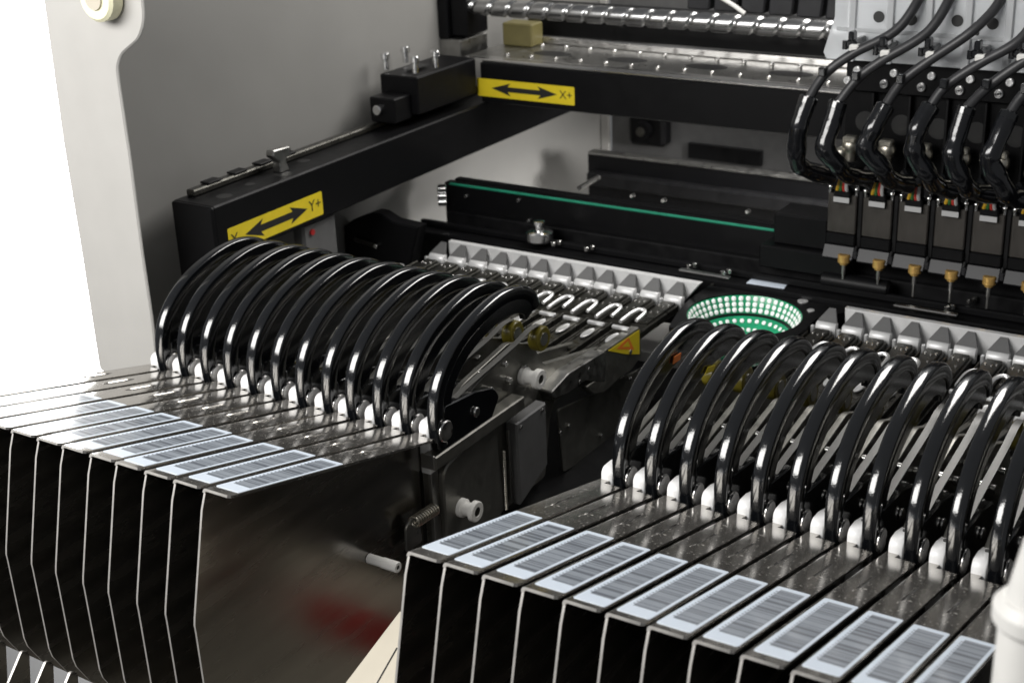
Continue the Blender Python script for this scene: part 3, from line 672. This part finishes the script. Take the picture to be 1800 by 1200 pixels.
# ------------------------------------------------------------------ cross beam (gantry)
t = thing('gantry_beam', 'black cross beam with silver lip, ball screw and yellow arrow sticker spanning the machine', 'beam', (12, 24, 4))
b = MB(); b.box(-1.1, 40, 22, 27.8, 4.1, 5.86, bev=.05); part(t, 'beam_body', b, 'blackmatte')
b = MB(); b.box(-1.0, 40, 22.03, 22.75, 5.86, 6.02, bev=.05); part(t, 'front_lip', b, 'brushed')
b = MB(); b.box(-2.2, 40, 22.78, 27.6, 5.86, 5.96, bev=.03); part(t, 'top_plate', b, 'steel')
b = MB(); b.box(-2.2, 40, 26.2, 26.6, 5.96, 6.3, bev=.05); part(t, 'rear_rail', b, 'brushed')
scr = None
for k in range(24):
    for y in (23.2, 25.6):
        xx = -.4+1.24*k+(.35 if y > 25 else 0)
        if scr is None:
            b = MB(); b.cyl((xx, y, 5.96), (xx, y, 6.1), .11, 12, bev=.03); scr = part(t, 'plate_screw', b, 'screw'); X0 = (xx, y)
        else: inst(t, scr, (xx-X0[0], y-X0[1], 0))
b = MB()
for k in range(9): b.prism(ell(.95, .5, 28, 1.2+3.75*k, 24.4), 5.955, 5.966, 2)
many(t, 'lightening_hole', b, 'ink')
x0, x1, z0, z1 = -1.0, 3.65, 4.4, 5.17
c0 = at(838, 137, 1, 21.98); c1 = at(1010, 187, 1, 21.98); cb = at(838, 168, 1, 21.98); x0, x1 = c0.x, c1.x; z1, z0 = c0.z, cb.z
b = MB(); b.prism(rnd([(x0, z0), (x1, z0), (x1, z1), (x0, z1)], .06), 21.985, 21.999, 1); st = part(t, 'arrow_sticker', b, 'yellow')
b = MB(); arrow(b, x0+.75, x1-.85, (z0+z1)/2, .28, .11, 21.984, 1); part(st, 'double_arrow', b, 'ink')
text(st, 'letters', 'X+', .5, (x1-.42, 21.976, (z0+z1)/2), (1, 0, 0), (0, 0, 1))
# ball screw with helical groove
YS = 24.0; p = at(820, 12, 1, YS); q = at(1460, 52, 1, YS); zs = (p.z+q.z)/2
b = MB(); nt_, nl = 28, 520; L = 30; vs = []
for i in range(nl+1):
    u = L*i/nl
    for k in range(nt_):
        a = 2*math.pi*k/nt_; ph = (u/.98+a/(2*math.pi)) % 1
        g = .5-abs(ph-.5); r = .39-.09*max(0, 1-(g/.12)**2)
        vs.append((p.x+u, YS+r*math.cos(a), zs+r*math.sin(a)))
b.add(vs, [[i*nt_+k, i*nt_+(k+1) % nt_, (i+1)*nt_+(k+1) % nt_, (i+1)*nt_+k] for i in range(nl) for k in range(nt_)]); part(t, 'ball_screw', b, 'screwsteel', ang=70)
c0 = at(753, -5, 1, YS); c1 = at(858, 82, 1, YS)
b = MB(); b.box(c0.x, p.x-.5, YS-.9, YS+1.4, 6.5, zs+1.6, bev=.08); b.box(p.x-.5, p.x+.35, YS-.6, YS+1.2, 6.6, zs+.7, bev=.08); br = part(t, 'screw_bearing', b, 'blackmatte')
b = MB(); b.box(c0.x+.1, p.x+.2, YS-.9, YS+1.3, 5.7, 6.5, bev=.05); part(br, 'bearing_base', b, 'steel')
b = MB(); b.box(c0.x+.2, c0.x+.75, YS-.98, YS-.6, zs+.55, zs+1.4, bev=.1); part(br, 'bearing_clip', b, 'brass')
c0 = at(882, 40, 1, 25.2); c1 = at(935, 78, 1, 25.2)
b = MB(); b.box(c0.x, c1.x, 25.2, 26.2, 5.97, c0.z, bev=.06); part(t, 'brass_stop', b, 'dullyellow')
b = MB(); b.box(-2, 40, 27.5, 28.2, 5.9, 7.6, bev=.05); part(t, 'rear_cover', b, 'blackdeep')
# carriage block where the cross beam rides on the long beam
t = thing('beam_carriage', 'black carriage block with four upright bolts where the two beams meet', 'carriage', (-2, 19, 4.3))
b = MB(); b.box(-3.1, -1.15, 17.4, 21.8, 4.5, 6.1, bev=.06); part(t, 'block', b, 'blackmatte')
bl = at(652, 200, 0, -1.9); 
b = MB(); b.box(-2.8, -1.5, 16.2, 17.4, 4.35, 5.4, bev=.06); nb = part(t, 'front_block', b, 'blackmatte')
b = MB(); b.cyl((-2.3, 16.0, 4.9), (-2.3, 16.25, 4.9), .22, 14, bev=.04); part(nb, 'screw', b, 'bright')
for k, (u, v) in enumerate(((678, 118), (713, 106), (730, 124), (766, 114))):
    c = at(u, v, 2, 6.3); b = MB(); b.cyl((c.x, c.y, 6.2), (c.x, c.y, 6.62), .13, 12); b.cyl((c.x, c.y, 6.62), (c.x, c.y, 6.9), .2, 12, bev=.03); part(t, 'bolt', b, 'bright')
b = MB(); b.box(-2.5, -1.9, 18.2, 19.4, 6.195, 6.21, bev=0); part(t, 'top_slot', b, 'ink')
# cable chain above the cross beam
t = thing('cable_chain', 'dark grey segmented cable chain lying above the ball screw', 'cable chain', (8, 25, 8.5))
x = at(1212, 20, 1, 25.5).x; z = at(1212, 8, 1, 25.5).z; src = None
for k in range(12):
    if src is None:
        b = MB(); b.prism(rnd([(x, z-.15), (x+1.05, z-.15), (x+1.2, z+1.3), (x+.12, z+1.3)], .12), 25.2, 27.4, 1, bev=.07); src = part(t, 'chain_link', b, 'chain')
    else: inst(t, src, (1.22*k, 0, -.012*k))
a_ = at(1290, 10, 1, 25.0); b = MB(); b.tube([a_+Vector((-.6, 0, .3)), a_, a_+Vector((.5, 0, -.3))], .09, 8); part(t, 'cable_tie', b, 'whiteplastic')

# ------------------------------------------------------------------ placement head at the right
HX = 16.25; HP = 1.335; HY = 19.0
t = thing('placement_head', 'black head plate with clear acrylic panel and rows of hex screws at the upper right', 'machine head', (20, 20, 1))
a_ = at(1488, 118, 1, HY+.7)
b = MB(); b.box(a_.x, 27, HY+.7, HY+1.5, 1.6, 8.3, bev=.05); part(t, 'head_plate', b, 'blackmatte')
a_ = at(1488, 118, 1, HY+.3); z_ = at(1560, 165, 1, HY+.3).z
b = MB(); b.box(a_.x, 27, HY+.3, HY+.69, z_, a_.z+.4, bev=.04); part(t, 'screw_strip', b, 'blackmatte')
for k in range(5):
    for u, v in ((1508, 123), (1491, 141), (1555, 148)):
        c = at(u, v, 1, HY+.3)+Vector((HP*k, 0, 0)); b = MB()
        b.lathe((c.x, HY+.16, c.z), (c.x, HY+.3, c.z), [(.35, .05), (0, .065), (0, .12), (.2, .14), (1, .14)], 16); part(t, 'hex_screw', b, 'alu')
for k in range(5):
    b = MB(); c = at(1520, 215, 1, HY+.6)+Vector((HP*k, 0, 0)); b.cyl((c.x, HY+.68, c.z), (c.x, HY+.7, c.z), .38, 20); part(t, 'plate_hole', b, 'ink')
    b = MB(); b.box(a_.x+.95+HP*k, a_.x+1.05+HP*k, HY+.4, HY+.69, 2.5, z_-.05, bev=.02); part(t, 'divider', b, 'blackdeep')
pl = [at(u, v, 1, HY-.3) for u, v in ((1470, -60), (1467, 30), (1447, 92), (1452, 104), (1520, 108), (1700, 122), (1860, 134))]
zt = 12.5
b = MB(); b.prism([(pl[0].x, zt)]+[(p.x, p.z) for p in pl[1:]]+[(26, pl[-1].z), (26, zt)], HY-.3, HY-.02, 1, bev=.03); ac = part(t, 'acrylic_panel', b, 'acrylic')
b = MB()
for u, v in ((1545, 30), (1602, 35), (1572, 52), (1683, 37), (1711, 57), (1745, 42)):
    c = at(u, v, 1, HY-.3); b.cyl((c.x, HY-.315, c.z), (c.x, HY+.02, c.z), .2, 20)
many(ac, 'panel_hole', b, 'ink')
b = MB(); c = at(1480, 50, 1, HY-.35); d_ = at(1800, 73, 1, HY-.35); b.box(c.x-.2, 26, HY-.37, HY-.3, c.z-.09, c.z+.05, bev=.02)
for k in range(5): b.box(c.x+.25+HP*k, c.x+.5+HP*k, HY-.40, HY-.3, pl[3].z, zt, bev=.03)
many(ac, 'panel_rib', b, 'acrylic')
b = MB(); b.box(pl[2].x+.3, 26.5, HY+1.2, HY+1.5, pl[3].z, 13, bev=.05); part(t, 'rear_panel', b, 'alu')
# six nozzle modules
def module():
    m = thing('nozzle_module', '', 'nozzle', (HX, HY, 0), 'nozzle modules side by side on the placement head')
    x = HX; zt = 2.92; zb = 1.42
    b = MB(); b.box(x, x+1.1, HY, HY+.65, zb, zt, bev=.04); part(m, 'motor_block', b, 'module')
    b = MB(); b.box(x-.02, x+1.12, HY-.05, HY+.65, .98, 1.40, bev=.05); part(m, 'lower_block', b, 'blackmatte')
    sk = [(HY-.3, .55), (HY-.08, .96), (HY+.6, .96), (HY+.6, .5), (HY-.25, .48)]
    b = MB(); b.prism(sk, x-.04, x+1.14, 0, bev=.03); part(m, 'skirt', b, 'chain')
    b = MB(); b.box(x+.26, x+.88, HY-.16, HY, 2.62, 3.12, bev=.04); cn = part(m, 'connector', b, 'blackmatte')
    b = MB(); b.box(x+.27, x+.87, HY-.175, HY-.158, 2.66, 2.86, bev=.01); part(cn, 'white_label', b, 'wgry')
    for k, (mm, dx, bend) in enumerate((('wyel', .36, .14), ('wgrn', .50, .05), ('wred', .64, -.02), ('wgry', .74, -.04))):
        b = MB(); b.tube([(x+dx, HY-.08, 3.08), (x+dx+bend*.5, HY-.14, 3.3), (x+dx+bend, HY-.02, 3.7)], .07, 8); part(cn, 'wire', b, mm)
    b = MB()
    for dx in (.06, 1.04): b.cyl((x+dx, HY+.1, 2.9), (x+dx, HY+.1, 3.12), .07, 12); b.sphere((x+dx, HY+.1, 3.14), .1, 12)
    part(m, 'guide_pins', b, 'bright')
    b = MB(); b.box(x-.02, x+1.12, HY+.1, HY+.6, 2.95, 3.9, bev=.1); b.tube([(x+.1, HY+.1, 4.0), (x+.5, HY-.15, 3.75), (x+.95, HY+.1, 3.9)], .2, 10); many(m, 'harness', b, 'blackgloss')
    b = MB(); b.sphere((x+.75, HY+.05, 4.75), .34, 14, sc_=(1, .8, 1)); b.cyl((x+.75, HY+.05, 4.2), (x+.78, HY+.05, 5.1), .22, 12, bev=.05); b.sphere((x+.45, HY, 4.5), .24, 12)
    b.box(x+.5, x+1.0, HY-.2, HY+.2, 4.9, 5.15, bev=.06); part(m, 'air_fitting', b, 'silverfit')
    b = MB(); b.cyl((x+.82, HY-.25, .40), (x+.82, HY-.25, .72), .23, 20, bev=.03); b.cyl((x+.82, HY-.25, .33), (x+.82, HY-.25, .42), .15, 16); part(m, 'brass_collar', b, 'brass')
    b = MB(); b.cyl((x+.82, HY-.25, -.05), (x+.82, HY-.25, .34), .08, 14); b.cyl((x+.82, HY-.25, -.5), (x+.82, HY-.25, -.04), .055, 10); nz = part(m, 'nozzle_tip', b, 'steel')
    b = MB(); b.box(x+1.12, x+1.3, HY+.1, HY+.5, .9, 3.1, bev=.03); b.tube([(x+1.2, HY, 1.0), (x+1.15, HY-.1, .75), (x+.95, HY-.2, .58)], .06, 8); part(m, 'side_arm', b, 'blackdeep')
    b = MB(); b.box(x+1.1, x+1.3, HY-.2, HY+.1, .55, .85, bev=.04); part(m, 'arm_clamp', b, 'chain')
    return m
m0 = module()
pos = ['leftmost nozzle module, at the free end of the head', 'nozzle module second from the free end of the head', 'nozzle module third from the free end of the head', 'nozzle module fourth from the free end, third from the frame edge', 'nozzle module fifth from the free end, by the right frame edge', 'nozzle module cut off by the right frame edge']
mods = []
for k in range(6):
    m = m0 if k == 0 else copy_tree(m0)
    m.location = Vector((HX+HP*k, HY, 0))*S; m['label'] = 'bronze grey '+pos[k]; mods.append(m)
# cables looping into the modules
base = [(1640, -60, 19.6), (1612, 0, 18.6), (1568, 56, 17.9), (1502, 100, 17.6), (1454, 136, 17.4), (1423, 172, 17.0), (1404, 212, 16.7), (1398, 250, 16.6), (1406, 282, 16.9), (1428, 301, 17.6), (1462, 308, 18.4)]
cl = ['leftmost black cable hanging in a loop beside the acrylic panel', 'second black cable from the left looping into a nozzle module', 'third black cable from the left looping into a nozzle module', 'fourth black cable from the left, with its thin lead splitting from the sleeve', 'fifth black cable from the left looping into a nozzle module', 'rightmost black cable looping down at the right frame edge']
for k in range(6):
    rr = random.Random(20+k)
    shift = (0, 1.12, 2.6, 4.25, 5.5, 6.8)[k]
    pts = [at(u, v, 1, y)+Vector((shift+(.25 if i > 7 and k else 0)+rr.uniform(-.1, .1), rr.uniform(-.12, .12), rr.uniform(-.1, .1)+(.03*k if i < 4 else 0))) for i, (u, v, y) in enumerate(base)]
    t = thing('cable', cl[k], 'cable', pts[5], 'black cables looping into the nozzle modules')
    b = MB(); b.tube(pts[:6], .17, 14); part(t, 'cable_jacket', b, 'rubber', ang=60)
    b = MB()
    def rad(f): return .32+.02*math.sin(f*31+k)*(1 if f > .15 else 0)+(.03 if .3 < f < .55 else 0)
    b.tube(pts[5:], .33, 16, radii=rad); part(t, 'shrink_sleeve', b, 'sleeve', ang=60)
    d = (pts[6]-pts[5]).normalized(); b = MB(); b.cyl(pts[5]-d*.1, pts[5]+d*.22, .33, 14, bev=.05); b.box(pts[4].x-.12, pts[4].x+.12, pts[4].y-.35, pts[4].y-.1, pts[4].z, pts[4].z+.3); part(t, 'zip_tie', b, 'blackgloss')
    c = pts[3]; b = MB(); b.box(c.x-.28, c.x+.1, c.y+.05, HY-.31, c.z+.15, c.z+.45, bev=.06); b.box(c.x-.2, c.x, c.y, c.y+.4, c.z+.4, c.z+.75, bev=.05); b.cyl((c.x-.35, c.y+.2, c.z+.1), (c.x-.35, c.y+.2, c.z+.4), .1, 10); part(t, 'cable_clamp', b, 'blackgloss')
    b = MB(); b.box(c.x-.12, c.x+.22, c.y-.1, c.y+.25, c.z-.05, c.z+.32, bev=.05); part(t, 'clamp_insert', b, 'whiteplastic')
# ------------------------------------------------------------------ black side housing left of the modules
t = thing('sensor_housing', 'black stepped housing left of the leftmost nozzle module', 'housing', (15, 19.5, -.5))
p = at(1355, 405, 1, HY+.3); q = at(1450, 480, 1, HY+.3)
b = MB(); b.box(p.x+.1, HX-.08, HY+.3, HY+1.9, .55, 1.75, bev=.06); b.box(p.x-.3, HX+.9, HY-.1, HY+1.2, -.35, .54, bev=.06); part(t, 'housing_body', b, 'blackmatte')
b = MB(); b.cyl((HX-.1, HY-.05, -.45), (HX+2.6, HY-.05, -.45), .33, 24, bev=.1); part(t, 'roller', b, 'blackmatte')

# ------------------------------------------------------------------ things low in the gap and in front
A0 = at(703, 1074, 1, -6.0); A1 = at(560, 1262, 1, -9.0)
t = thing('front_apron', 'cream sloping apron panel in the gap between the feeder rows', 'panel', (14, -8, -8))
bk = Vector((16.9, A0.y, A0.z)); fr = Vector((16.9, A1.y, A1.z)); dn = Vector((0, .1, -.3))
b = MB(); q = [A0, bk, fr, A1]; b.add(q+[v+dn for v in q], [[0, 1, 2, 3], [7, 6, 5, 4]]+[[i, (i+1) % 4, 4+(i+1) % 4, 4+i] for i in range(4)]); part(t, 'apron_panel', b, 'cream')
nn = (bk-A0).cross(fr-A0).normalized(); nn = nn if nn.z > 0 else -nn
def onap(u, v):
    d = fwd+r2*((u-900)/FPX)-u2*((v-600)/FPX); return CAM+d*((A0-CAM).dot(nn)/d.dot(nn))+nn*.01
p, q = onap(698, 1138), onap(660, 1205); b = MB(); w_ = (q-p).cross(nn).normalized()*.02; b.add([p-w_, p+w_, q+w_, q-w_], [[0, 1, 2, 3]]); part(t, 'apron_seam', b, 'ink')
print('APRON', A0, A1)
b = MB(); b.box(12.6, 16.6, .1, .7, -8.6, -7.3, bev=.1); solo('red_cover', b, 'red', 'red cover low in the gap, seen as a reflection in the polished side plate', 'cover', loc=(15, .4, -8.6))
for k in range(4):
    x = 2.6+k*1.0; b = MB()
    b.prism(rnd([(-9.3, -4.4), (-9.1, -4.6), (-9.8, -9), (-12.5, -9), (-12.5, -8.0)], .1), x, x+.08, 0, side=1)
    solo('reel_divider', b, ['plate', 'edge'], ['thin steel divider in the bottom left corner, outermost', 'thin steel divider at the bottom left, second from the corner', 'thin steel divider at the bottom left, third from the corner', 'thin steel divider at the bottom left, farthest from the corner'][k], 'divider', 'thin dividers under the left feeder covers', loc=(x, -10, -9))
b = MB(); b.box(-20, 11, -30, -9.6, -12, -11.5); solo('front_shelf', b, 'bed', kind='structure')
# white post near the lens
c = at(1825, 1075, 1, -12)
t = thing('white_post', 'blurred white plastic post with a collar at the lower right edge', 'post', (c.x, c.y, -8))
b = MB(); b.lathe((c.x, c.y, -8), (c.x, c.y, c.z+1.1), [(0, .52), ((c.z-.25+8)/(c.z+9.1), .52), ((c.z+8)/(c.z+9.1), .5), (1, .3)], 32); part(t, 'post_body', b, 'whiteplastic')
b = MB(); b.lathe((c.x, c.y, c.z-.22), (c.x, c.y, c.z+.22), [(0, .55), (.2, .62), (.7, .62), (1, .5)], 32); part(t, 'collar', b, 'whiteplastic')
